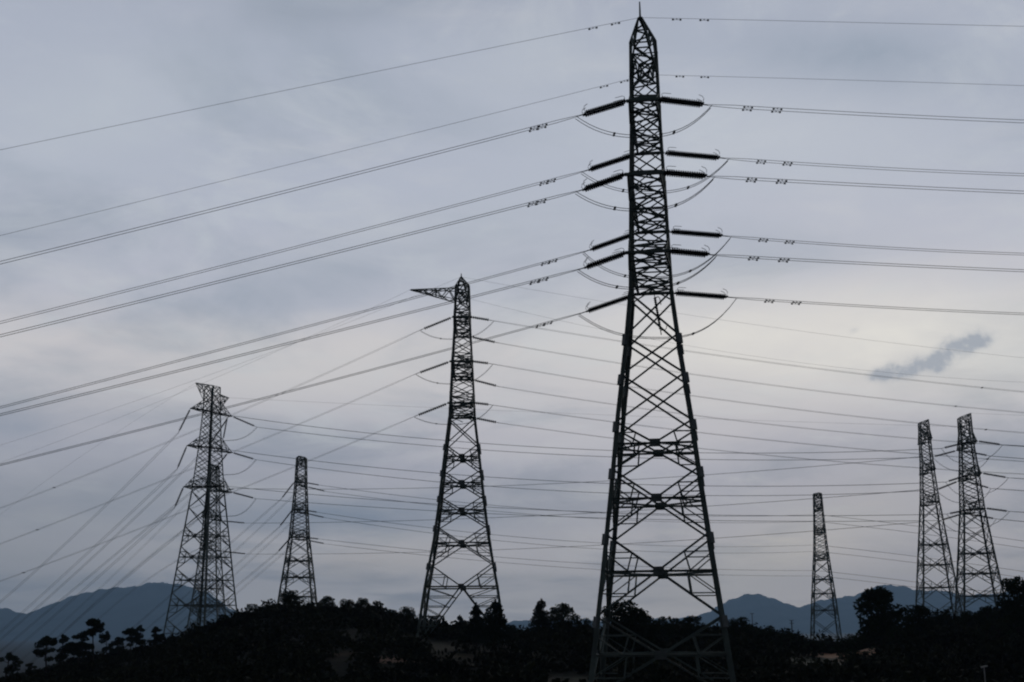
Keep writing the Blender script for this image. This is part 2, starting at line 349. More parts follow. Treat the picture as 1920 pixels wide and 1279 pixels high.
        for f_ in frames:
            for i in range(len(nodes) - 1):
                z0, z1 = nodes[i], nodes[i + 1]
                if z1 < f_ < z0 and detail >= 1:
                    tl, tr, bl, br = cor(*A, z0), cor(*B, z0), cor(*A, z1), cor(*B, z1)
                    wt, wb_ = (tr - tl).length, (br - bl).length; s = wt / (wt + wb_); cx = tl.lerp(br, s)
                    g = MB(); t_ = (B[0] - A[0], B[1] - A[1]); tt = Vector((t_[0], t_[1], 0)).normalized()
                    k2 = kw * 1.35; g.bar(cx - tt * k2 + nrm * .04, cx + tt * k2 + nrm * .04, k2 * 1.5, 0.06, Vector((0, 0, 1))); g.build("gusset_plate", M['plate'], root)
    for f_ in frames:
        for i in range(len(nodes) - 1):
            z0, z1 = nodes[i], nodes[i + 1]
            if z1 < f_ < z0:
                zc = lerp(z0, z1, W(z0) / (W(z0) + W(z1))); b = MB()
                mid = [(cor(*CS[k], zc) + cor(*CS[(k + 1) % 4], zc)) / 2 for k in range(4)]
                for k in range(4): b.angle(mid[k], mid[(k + 1) % 4], dw * .9)
                b.build("horizontal_frame", M['steel'], root)
    # crossarms: near (toward -y) and far
    T.tip = {}
    def arm(name, sy, zl, reach, hb, up, flat_top=False, axis='y', mscale=1.0, zig=4):
        b = MB(); zt = zl if flat_top else zl + up; zbm = zl - up if flat_top else zl
        def C(ix, s, z):
            h_ = W(z) / 2
            return Vector((ix * h_, s * h_, z - foot)) if axis == 'y' else Vector((s * h_, ix * h_, z - foot))
        def Tp(ix): return Vector((ix * hb, sy * reach, zl - foot)) if axis == 'y' else Vector((sy * reach, ix * hb, zl - foot))
        cw = dw * 1.0 * mscale
        ch = {}
        for ix in (-1, 1):
            ch[ix, 0] = (C(ix, sy, zbm), Tp(ix)); ch[ix, 1] = (C(ix, sy, zt), Tp(ix))
            b.angle(*ch[ix, 0], cw); b.angle(*ch[ix, 1], cw)
        if hb > 0.3: b.bar(Tp(-1) - (Tp(1) - Tp(-1)) * .12, Tp(1) + (Tp(1) - Tp(-1)) * .12, cw * 1.5)
        def zz_(c1, c2, n_):
            for i in range(n_):
                a0, a1 = i / n_, (i + 1) / n_
                p, q = (c1, c2) if i % 2 == 0 else (c2, c1)
                b.bar(p[0].lerp(p[1], a0), q[0].lerp(q[1], a1), rw * 1.2)
                if i == n_ // 2: b.bar(c1[0].lerp(c1[1], a0), c2[0].lerp(c2[1], a0), rw * 1.1)
        zz_(ch[-1, 0], ch[1, 0], zig); zz_(ch[-1, 1], ch[1, 1], zig)
        zz_(ch[-1, 0], ch[-1, 1], zig); zz_(ch[1, 0], ch[1, 1], zig)
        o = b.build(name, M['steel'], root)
        return o
    for li, (zl, rc) in enumerate(zip(levels, arms)):
        hb = W(zl) * hbf
        for sy in (-1, 1):
            arm("crossarm", sy, zl, rc, hb, chord)
            for sx in (-1, 1): T.tip[li, sy, sx] = T.world(sx * hb * 1.12, sy * rc, zl)
    for sy in (-1, 1):
        arm("earth_wire_arm", sy, top - (ew_drop if sy > 0 else 0), ew, 0.12 if detail == 2 and ew_tip > 1 else 0.05, min(3.4, (top - levels[0]) * .55), True, 'y', 1.0 if ew_tip > 1 else .7)
        T.tip['ew', sy] = T.world(0, sy * ew, top - (ew_drop if sy > 0 else 0))
    if side_arm:
        arm("side_arm", -1, top - .35, side_arm, 0.12, 1.8, True, 'x', .62, 7); T.tip['side'] = T.world(-side_arm, 0, top - .35)
    if ew_tip:
        b = MB(); p = Vector((0, -ew, top - foot)); b.tube([p, p + Vector((0, 0, ew_tip))], 0.10, 5, 0.06); b.build("lightning_rod", M['steel'], root)
    return T

P_main = "tallest pylon"; P_mid = "long-armed pylon"; P_A = "wing-topped pylon"; P_B = "slim hidden pylon"
P_sm = "square-topped hill pylon"; P_r1 = "lone slim pylon"; P_r2 = "paler twin pylon"; P_r3 = "taller twin pylon"
TW = {}
TW['main'] = make_tower('main', "huge black pylon with thick insulator strings, tallest and nearest of all", 1222, 560, 109, math.radians(8.5),
    [(52.2, 2.35), (44.3, 2.65), (38.5, 3.05), (28.6, 3.65), (24, 4.6), (17.6, 6.2), (12.1, 7.35), (4.5, 9.1), (-5, 11.5)], 52.2, [44.3, 37.0, 30.6], [6.4, 8.2, 6.9],
    [28.5, 24.6, 21.1, 17.0, 13.0, 7.6, 1.0, -5.4], [15.0, 10.4, 4.6, -1.8], 0.33, 2, 6.0, 1.5, 11)
TW['mid'] = make_tower('mid', "tall pylon with a pointed top and one long bare arm on its side", 867, 700, 190, math.radians(-0.5),
    [(51.2, 2.15), (44.8, 2.5), (38, 3.2), (30.7, 3.9), (24.4, 5.35), (17.5, 6.8), (12.4, 8.1), (5.9, 10.4), (-1.5, 12.5)], 51.2, [44.9, 38.1, 32.0], [6.7, 7.2, 6.9],
    [30.6, 26.6, 22.7, 18.9, 14.6, 9.2], [24.6, 20.8, 16.9, 12.0], 0.34, 2, 6.0, 0.55, 12, 8.0, kbase=(9.2, 6.0))
TW['A'] = make_tower('A', "pylon with wing-like top standing diagonally before the blue mountain", 397, 765, 277, math.radians(28),
    [(52.2, 2.3), (46, 2.7), (38.2, 3.5), (29.2, 4.8), (20, 6.7), (10, 8.7), (0, 10.8)], 52.0, [46.3, 38.2, 29.4], [6.2, 6.6, 6.8],
    [29.0, 25.5, 21.5, 17.2, 12.5, 7.5, 2.0, -4.0], [19.5, 15, 10, 4.8, -1], 0.30, 1, 5.4, 0, 12, None, .15, ew_drop=1.6)
TW['B'] = make_tower('B', "slim dark pylon half hidden behind the wing-topped pylon", 396, 1000, 345, math.radians(4),
    [(44.5, 2.2), (36.8, 2.7), (20.6, 4.4), (10, 6.2), (0, 8.2)], 43.0, [36.8, 28.8, 20.6], [6.5, 6.8, 6.5],
    [20.0, 16.5, 12.5, 8, 3, -3], [10, 5.5, 0], 0.28, 1, 5.0, 0, 12, None, .2)
TW['small'] = make_tower('small', "small square-topped pylon standing behind the dark hilltop trees", 563, 950, 350, math.radians(0),
    [(45.8, 2.5), (38.6, 3.0), (31.2, 3.9), (23.6, 5.0), (16, 6.9), (8.5, 8.7), (5, 9.5)], 45.8, [38.6, 31.2, 23.9], [6.4, 6.6, 6.4],
    [23.6, 19.8, 15.8, 11.0, 5.5, -1], [17.5, 13.2, 8.2], 0.36, 1, 4.5, 0, 12, None, .2)
TW['r1'] = make_tower('r1', "lone slim pylon rising straight up from the far right mountains", 1537, 1000, 420, math.radians(6),
    [(43.5, 2.5), (36, 3.0), (27, 3.9), (20, 5.0), (10, 6.8), (-4, 8.9)], 43.2, [38.0, 30.3, 21.9], [6.2, 6.4, 6.2],
    [21.5, 17.5, 13.5, 8.5, 3, -3.5, -11], [15, 10.5, 5.5], 0.36, 1, 4.0, 0, 12, None, .2)
TW['r2'] = make_tower('r2', "paler left one of the twin pylons beyond the big round tree", 1740, 900, 290, math.radians(5.5),
    [(46.7, 2.0), (42, 2.2), (35.5, 2.6), (28, 3.6), (22, 4.7), (14, 6.3), (4, 8.2)], 46.0, [41.8, 34.8, 27.6], [5.4, 5.8, 5.6],
    [27.4, 24, 20.4, 16.2, 11.5, 6.2, 0.5, -6], [18.3, 13.8, 8.8, 3.2], 0.28, 1, 5.2, 0, 12, None, .2, ew_drop=1.0)
TW['r3'] = make_tower('r3', "taller dark right one of the twin pylons, strings on both sides", 1818, 900, 260, math.radians(7),
    [(43.0, 2.2), (36.5, 2.5), (30, 3.4), (23.4, 4.1), (16, 5.6), (8, 7.3), (0, 8.9)], 42.3, [36.5, 30.1, 23.2], [7.0, 7.2, 7.0],
    [23.2, 20.0, 16.6, 12.8, 8.6, 4.0, -1, -6], [14.5, 10.6, 6.2, 1.5], 0.30, 1, 6.0, 0, 11, None, .2, ew_drop=1.3)
TW['tip'] = make_tower('tip', "top of a far pylon just showing over the hill crest", 472, 1150, 560, math.radians(5),
    [(10.5, 3.4), (4, 3.4), (-10, 4.6), (-30, 9)], 10.3, [1.5, -6, -13], [6, 6, 6],
    [-14, -18, -22, -27, -33], [], 0.42, 0, 3.0, 0, 9, None, .2)

# ------------------------------------------------------------------ insulator strings, cables, jumpers
def string(S, E, label, big=1, rows=2):
    S, E = Vector(S), Vector(E); d = E - S; Ln = d.length; dn = d.normalized()
    side = dn.cross(Vector((0, 0, 1)));
    side = side.normalized() if side.length > .05 else Vector((1, 0, 0))
    upv = side.cross(dn).normalized()
    root = empty("insulator_string", S, label, "insulator", "insulator strings")
    rr = (0.21 if rows == 2 else 0.14) if big == 1 else 0.235
    rows = rows if big == 1 else 1
    a0, a1 = (0.08, 0.88) if big == 1 else (0.08, 0.9)
    nd = max(8, int(Ln * (a1 - a0) / (0.19 if big == 1 else 0.3)))
    gap = 0.31 if rows == 2 else 0
    for s in ((-1, 1) if rows == 2 else (0,)):
        b = MB(); o = side * gap * s; pts = []; seg = 8 if big == 1 else 5; vv = []; 
        for i in range(nd):
            t0 = lerp(a0, a1, i / nd) * Ln; dl = (a1 - a0) * Ln / nd
            for tt, r_ in ((t0, .1), (t0 + dl * .12, rr), (t0 + dl * .48, rr * .93), (t0 + dl * .62, .08)):
                vv += [o + dn * tt + (side * math.cos(k * 2 * math.pi / seg) + upv * math.sin(k * 2 * math.pi / seg)) * r_ for k in range(seg)]
        m = nd * 4; fs = [(i * seg + k, i * seg + (k + 1) % seg, (i + 1) * seg + (k + 1) % seg, (i + 1) * seg + k) for i in range(m - 1) for k in range(seg)]
        b.add(vv, fs); b.build("disc_stack", M['insul'], root)
    b = MB(); b.bar((0, 0, 0), dn * Ln * a0, .07); b.bar(dn * Ln * (a0 - .02) - side * (gap + .1), dn * Ln * (a0 - .02) + side * (gap + .1), .16, .05, dn); b.build("yoke_plate", M['fitting'], root); b = MB()
    b.bar(dn * Ln * (a1 + .01) - side * (gap + .12), dn * Ln * (a1 + .01) + side * (gap + .12), .2, .05, dn); b.bar(dn * Ln * a1, dn * Ln, .08)
    b.build("yoke_plate", M['fitting'], root)
    if big == 1:
        for at_, sg in ((a0, 1), (a1, -1)):
            for s in (-1, 1):
                hn = MB()
                p = dn * Ln * at_ + side * (gap + .1) * s
                if sg < 0: hn.tube([p, p + upv * .35 + dn * .08, p + upv * .55 - dn * .05, p + upv * .66 - dn * .38], .026, 4)
                else: hn.tube([p, p + upv * .34 - dn * .05, p + upv * .44 + dn * .1, p + upv * .46 + dn * .75], .024, 4)
                hn.build("arcing_horn", M['fitting'], root)
    return E

def damper(b, p, dn, sz=1.0):
    dnw = Vector((0, 0, -1)); a = p + dnw * .10 * sz
    b.bar(p, a, .05 * sz); b.bar(a - dn * .28 * sz, a + dn * .28 * sz, .02 * sz)
    for s in (-1, 1): b.bar(a + dn * .2 * s * sz, a + dn * .33 * s * sz, .095 * sz)

def cable(S, pix, YE, label, rad, twin=0.65, ext=1.12, dampers=(), spacers=(), nseg=26, cat="power cable", group="twin power cables", name="power_cable"):
    """from S through the middle sight line to the end one; a parabola in one vertical plane"""
    S = Vector(S); E = P(*pix[-1], YE); hd = Vector((E.x - S.x, E.y - S.y, 0))
    if len(pix) == 2:
        q = P(*pix[0], 100.0)
        den_ = hd.x * q.y - hd.y * q.x; k = (hd.x * S.y - hd.y * S.x) / den_        # sight line meets the plane
        mt = ((q.x * k - S.x) * hd.x + (q.y * k - S.y) * hd.y) / hd.length_squared; mz = q.z * k
    else: mt, mz = .5, (S.z + E.z) / 2
    def Z(t): return S.z * (t - mt) * (t - 1) / (mt) + mz * t * (t - 1) / (mt * (mt - 1)) + E.z * t * (t - mt) / (1 - mt)
    def pt(t): return Vector((S.x + hd.x * t, S.y + hd.y * t, Z(t)))
    dn = hd.normalized(); sd = Vector((-dn.y, dn.x, 0))
    root = empty(name, S, label, cat, group)
    offs = (-twin / 2, twin / 2) if twin else (0,)
    Lh = hd.length
    for o in offs:
        b = MB(); pts = []
        for i in range(nseg + 1):
            t = ext * i / nseg; k = min(1, t * Lh / 2.0)
            pts.append(pt(t) - S + sd * o * (0.35 + .65 * k if twin else 1))
        b.tube(pts, rad, 4); wr = b.build("wire", M['wire'], root)
        for dd in dampers:
            t = dd / Lh; db = MB(); damper(db, pt(t) - S + sd * o, (pt(t + .002) - pt(t)).normalized(), 1.25); db.build("vibration_damper", M['fitting'], wr)
    for s_ in spacers:
        t = s_ / Lh; b = MB(); p = pt(t) - S; b.bar(p - sd * (twin / 2 + .08), p + sd * (twin / 2 + .08), .09, .14); b.build("spacer", M['fitting'], root)
    return root

def jumper(S, E, low, label, rad, twin=0.6, sp=True, nseg=22):
    S, E = Vector(S), Vector(E); low = Vector(low); root = empty("jumper_cable", S, label, "jumper cable", "jumper cables")
    hd = Vector((E.x - S.x, E.y - S.y, 0)); ln = hd.length; dn = hd.normalized(); sd = Vector((-dn.y, dn.x, 0))
    mt = min(.8, max(.2, ((low.x - S.x) * hd.x + (low.y - S.y) * hd.y) / hd.length_squared))
    dev = low - (S + hd * mt); dev.z = 0
    zl = low.z
    def pt(t):
        if t < mt: k = 1 - t / mt; z = zl + (S.z - zl) * k ** 2.6
        else: k = (t - mt) / (1 - mt); z = zl + (E.z - zl) * k ** 2.6
        return Vector((S.x + hd.x * t, S.y + hd.y * t, z)) + dev * math.sin(math.pi * t)
    for o in ((-twin / 2, twin / 2) if twin else (0,)):
        b = MB(); b.tube([pt(i / nseg) - S + sd * o for i in range(nseg + 1)], rad, 4); b.build("wire", M['wire'], root)
    if sp:
        for t in (.28, .72):
            b = MB(); p = pt(t) - S; b.bar(p - sd * twin * .6, p + sd * twin * .6, .1, .16); b.build("spacer", M['fitting'], root)
    return root

LV = ("top", "middle", "lowest"); RW = {-1: "near", 1: "far"}; SD = {-1: "left", 1: "right"}
# --- tallest pylon
t = TW['main']
ends = {(0, -1, -1): (1086, 217), (0, -1, 1): (1327, 197), (0, 1, -1): (1096, 321), (0, 1, 1): (1360, 297), (1, -1, -1): (1086, 358), (1, -1, 1): (1332, 331),
        (1, 1, -1): (1099, 471), (1, 1, 1): (1364, 443), (2, -1, -1): (1090, 504), (2, -1, 1): (1336, 478), (2, 1, -1): (1091, 587), (2, 1, 1): (1374, 558)}
lineL = {(0, -1): [(600, 343), (20, 488)], (0, 1): [(600, 452), (20, 600)], (1, -1): [(600, 481), (20, 625)], (1, 1): [(600, 606), (20, 759)], (2, -1): [(600, 629), (20, 773)], (2, 1): [(600, 719), (20, 867)]}
lineR = {(0, -1): [(1600, 213), (1900, 227)], (0, 1): [(1600, 313), (1900, 327)], (1, -1): [(1600, 346), (1900, 360)], (1, 1): [(1600, 461), (1900, 476)], (2, -1): [(1600, 493), (1900, 507)], (2, 1): [(1600, 573), (1900, 588)]}
jlow = {(0, -1): (1200, 256), (0, 1): (1218, 361), (1, -1): (1198, 394), (1, 1): (1215, 521), (2, -1): (1198, 541), (2, 1): (1238, 634)}
for li in range(3):
    for sy in (-1, 1):
        D_ = t.tip[li, sy, -1].y
        ee = {}
        for sx in (-1, 1):
            E_ = P(*ends[li, sy, sx], D_ - (0.5 if sx < 0 else 0)); ee[sx] = E_
            string(t.tip[li, sy, sx], E_, f"black double insulator string on the {SD[sx]} of the {P_main}, {LV[li]} {RW[sy]} arm")
            cable(E_, (lineL if sx < 0 else lineR)[li, sy], D_ - (6 if sx < 0 else 0), f"twin cable leaving the {P_main} to the {SD[sx]} from its {LV[li]} {RW[sy]} arm",
                  0.0235, 0.62, 1.25, (3.4, 5.9) if sx > 0 else (3.2, 3.9), (), 30)
        jumper(ee[-1] + Vector((-.3, 0, -.15)), ee[1] + Vector((.3, 0, -.15)), P(*jlow[li, sy], D_), f"drooping twin jumper cable under the {LV[li]} {RW[sy]} arm of the {P_main}", 0.030, 0.6)
a = t.tip[2, 1, -1].lerp(t.tip[2, 1, 1], .5); string(a + Vector((0, 0, -.1)), P(1240, 628, a.y), f"single insulator string hanging straight down inside the {P_main}", 1, 1)
for sy, sx, pix in ((-1, -1, [(600, 156), (20, 277)]), (-1, 1, [(1600, 42), (1900, 49)]), (1, -1, [(600, 294), (20, 437)]), (1, 1, [(1600, 150.5), (1900, 160)])):
    a = t.tip['ew', sy]
    cable(a, pix, a.y - (6 if sx < 0 else 0), f"thin single earth wire running {SD[sx]} from the {'pointed tip' if sy < 0 else 'far arm'} of the {P_main}", 0.0165, 0, 1.25,
          ((2.2, 4.2) if sx < 0 else (3.2, 5.6)), (), 30, "earth wire", "single earth wires", "earth_wire")
for sx in (-1, 1):          # thick clamp rods at the ends of the near earth wire belong to the wire
    pass
# --- long-armed pylon
t = TW['mid']
endsR = {(0, -1): (922, 601), (0, 1): (934, 643), (1, -1): (920, 682), (1, 1): (936, 725), (2, -1): (920, 759), (2, 1): (936, 793)}
lineR = {(0, -1): [(1400, 674), (1900, 733)], (0, 1): [(1400, 716), (1900, 772)], (1, -1): [(1400, 756), (1900, 810)], (1, 1): [(1400, 791), (1900, 836)], (2, -1): [(1400, 821), (1900, 864)], (2, 1): [(1400, 850), (1900, 888)]}
endsL = {0: (788, 619), 1: (780, 701), 2: (777, 781)}
lineL = {0: [(376, 803), (0, 953)], 1: [(440, 846), (0, 1020)], 2: [(440, 921), (0, 1090)]}
for li in range(3):
    for sy in (-1, 1):
        a = t.tip[li, sy, 1]; E_ = P(*endsR[li, sy], a.y)
        string(a, E_, f"dark insulator string on the right of the {P_mid}, {LV[li]} {RW[sy]} arm", 2, 2)
        cable(E_, lineR[li, sy], a.y - 4, f"faint twin cable leaving the {P_mid} to the right from its {LV[li]} {RW[sy]} arm", 0.018, 0.62, 1.25, (), (70,))
    a = t.tip[li, -1, -1]; E2 = P(*endsL[li], a.y)
    string(a, E2, f"dark slanting insulator string on the left of the {P_mid}, {LV[li]} near arm", 2, 2)
    cable(E2, lineL[li], a.y + 22, f"faint twin cable sloping left from the {LV[li]} near arm of the {P_mid}", 0.017, 0.5, 1.25, (), (62 + 2 * li,))
    E_ = P(*endsR[li, -1], t.tip[li, -1, 1].y)
    jumper(E2 + Vector((0, 0, -.1)), E_ + Vector((.3, 0, -.1)), P(850, (636, 720, 796)[li], a.y), f"thin jumper cable sagging under the {LV[li]} near arm of the {P_mid}", 0.022, 0.5, True)
for key, pix, yo, txt in ((('ew', -1), [(1300, 592), (1900, 669)], -4, f"hair-thin earth wire running right from the tip of the {P_mid}"), (('ew', 1), [(1300, 650), (1900, 716)], -4, f"hair-thin earth wire running right from the rear of the {P_mid}"),
                      (('ew', -1), [(640, 610), (0, 835)], 20, f"hair-thin earth wire sloping left from the tip of the {P_mid}"), ('side', [(550, 645), (0, 868)], 20, f"hair-thin earth wire sloping left from the long side arm's end")):
    a = t.tip[key]; cable(a, pix, a.y + yo, txt, 0.013, 0, 1.25, (), (), 24, "earth wire", "single earth wires", "earth_wire")
# --- wing-topped pylon and the taller twin it feeds
t = TW['A']; q = TW['r3']
AL = {(0, -1): (334, 812), (1, -1): (332, 880), (2, -1): (327, 953), (0, 1): (392, 836), (1, 1): (388, 899), (2, 1): (380, 967)}
AR = {(0, -1): (425, 778), (1, -1): (425, 843), (2, -1): (428, 912), (0, 1): (482, 801), (1, 1): (480, 862), (2, 1): (480, 935)}
lineL = {(0, -1): [(247, 900), (0, 1129)], (1, -1): [(186, 1017), (0, 1186)], (2, -1): [(200, 1068), (0, 1242)], (0, 1): [(252, 972), (0, 1200)], (1, 1): [(250, 1012), (0, 1222)], (2, 1): [(262, 1062), (60, 1240)]}
RL = {(0, -1): (1765, 841), (1, -1): (1773, 904), (2, -1): (1775, 964), (0, 1): (1748, 857), (1, 1): (1755, 919), (2, 1): (1763, 976)}
RR = {(0, -1): (1880, 834), (1, -1): (1891, 896), (2, -1): (1893, 959), (0, 1): (1856, 855), (1, 1): (1858, 916), (2, 1): (1868, 973)}
midR = {(0, -1): (1060, 841), (0, 1): (1060, 853), (1, -1): (1060, 903), (1, 1): (1060, 921), (2, -1): (1060, 958), (2, 1): (1060, 969)}
rr = {(0, -1): (1990, 841), (1, -1): (1990, 902), (2, -1): (1990, 965), (0, 1): (1990, 866), (1, 1): (1990, 925), (2, 1): (1990, 985)}
for li in range(3):
    for sy in (-1, 1):
        al = t.tip[li, sy, -1]; El = P(*AL[li, sy], al.y + 1.5)
        string(al, El, f"dark steep insulator string on the left of the {P_A}, {LV[li]} {RW[sy]} arm", 2, 2)
        cable(El, lineL[li, sy], 330 + 6 * li, f"faint steep cable dropping left from the {LV[li]} {RW[sy]} arm of the {P_A}", 0.040, 0.55, 1.2)
        ar = t.tip[li, sy, 1]; Er = P(*AR[li, sy], ar.y)
        string(ar, Er, f"dark insulator string on the right of the {P_A}, {LV[li]} {RW[sy]} arm", 2, 2)
        bl = q.tip[li, sy, -1]; Bl = P(*RL[li, sy], bl.y)
        string(bl, Bl, f"dark insulator string on the left of the {P_r3}, {LV[li]} {RW[sy]} arm", 2, 2)
        cable(Er, [midR[li, sy], RL[li, sy]], bl.y, f"long faint cable between the {P_A} and the {P_r3}, {LV[li]} {RW[sy]} arms", 0.025, 0.55, 1.0, (), (90,), 30)
        br = q.tip[li, sy, 1]; Br = P(*RR[li, sy], br.y)
        string(br, Br, f"dark insulator string on the right of the {P_r3}, {LV[li]} {RW[sy]} arm", 2, 2)
        cable(Br, [rr[li, sy]], br.y, f"short visible cable leaving the {P_r3} to the right from its {LV[li]} {RW[sy]} arm", 0.03, 0.55, 1.5)
        if sy == 1:
            jumper(El, Er, P(430, (826, 890, 968)[li], ar.y), f"thin jumper cable sagging under the {LV[li]} far arm of the {P_A}", 0.03, 0.5, False)
        jumper(Bl, Br, P((1810, 1816, 1822)[li], ((868, 930, 990) if sy < 0 else (884, 944, 1000))[li], br.y), f"thin jumper cable sagging under the {LV[li]} {RW[sy]} arm of the {P_r3}", 0.024, 0.45, False)
a = t.tip[0, 1, 1]; string(a + Vector((-1, 0, -.2)), P(418, 826, a.y), f"short insulator string hanging straight down from the {P_A}", 2, 1)
for key, pix, Y_, txt in ((('ew', -1), [(190, 830), (0, 965)], 330, f"hair-thin earth wire sloping left from the {P_A} wing"), (('ew', 1), [(1060, 775), (1792, 800)], 266, f"hair-thin earth wire from the {P_A} to the {P_r3}")):
    a = t.tip[key]; cable(a, pix, Y_, txt, 0.016, 0, 1.0, (), (), 26, "earth wire", "single earth wires", "earth_wire")
a = q.tip['ew', -1]; cable(a, [(1990, 782)], 254, f"hair-thin earth wire running right from the {P_r3} tip", 0.014, 0, 1.4, (), (), 12, "earth wire", "single earth wires", "earth_wire")
# --- slim hidden pylon to the paler twin
t = TW['B']; q = TW['r2']
BR = {0: (441, 916), 1: (463, 981), 2: (465, 1039)}
for li in range(3):
    ar = t.tip[li, 1, 1]; E_ = P(*BR[li], ar.y)
    string(ar, E_, f"dark insulator string on the right of the {P_B}, {LV[li]} arm", 2, 2)
    bl = q.tip[li, -1, -1]
    cable(E_, [((1330, 890), (1330, 949), (1330, 1010))[li], ((1729, 856), (1731, 918), (1734, 978))[li]], bl.y, f"long faint cable between the {P_B} and the {P_r2}, {LV[li]} arms", 0.025, 0.6, 1.0)
    al = t.tip[li, -1, -1]
    cable(al, [((260, 1033), (262, 1058), (272, 1090))[li], ((100, 1184), (90, 1214), (110, 1236))[li]], 400, f"faint steep cable dropping left from the {LV[li]} arm of the {P_B}", 0.03, 0.55, 1.3)
    a = q.tip[li, 1, 1]; E_ = P(*((1795, 862), (1800, 924), (1806, 984))[li], a.y + 2)
# --- square-topped hill pylon to the lone slim pylon
t = TW['small']; q = TW['r1']
sL = {0: (527, 936), 1: (523, 989), 2: (520, 1036)}
sR = {(0, -1): (602, 910), (0, 1): (613, 922), (1, -1): (598, 961), (1, 1): (611, 971), (2, -1): (601, 1011), (2, 1): (611, 1020)}
for li in range(3):
    al = t.tip[li, -1, -1]; E_ = P(*sL[li], al.y + 2)
    string(al, E_, f"dark slanting insulator string on the left of the {P_sm}, {LV[li]} arm", 2, 2)
    cable(E_, [((440, 1012), (440, 1062), (440, 1102))[li], ((185, 1232), (240, 1232), (290, 1226))[li]], 400, f"faint steep twin cable dropping left from the {LV[li]} near arm of the {P_sm}", 0.038, 0.6, 1.15)
    al = t.tip[li, 1, -1]
    cable(al, [((440, 1034), (440, 1078), (440, 1116))[li], ((200, 1240), (262, 1232), (330, 1212))[li]], 410, f"faint steep twin cable dropping left from the {LV[li]} far arm of the {P_sm}", 0.032, 0.6, 1.15)
    for sy in (-1, 1):
        ar = t.tip[li, sy, 1]; E_ = P(*sR[li, sy], ar.y)
        string(ar, E_, f"dark insulator string on the right of the {P_sm}, {LV[li]} {RW[sy]} arm", 2, 1)
        q0 = q.tip[li, sy, -1]
        ye = ((965, 978), (1022, 1034), (1070, 1080))[li][0 if sy < 0 else 1]; ym = ((958, 969), (1014, 1025), (1054, 1064))[li][0 if sy < 0 else 1]
        cable(E_, [(1060, ym), (1527, ye)], q0.y, f"long faint cable between the {P_sm} and the {P_r1}, {LV[li]} {RW[sy]} arms", 0.026, 0.5, 1.0, (), (95,))
        Q = P(1533, ye, q0.y)
        cable(Q, [(1760, ye + 27), (1960, ye + 56)], q0.y + 10, f"faint cable sinking right from the {LV[li]} {RW[sy]} arm of the {P_r1}", 0.03, 0.5, 1.1)

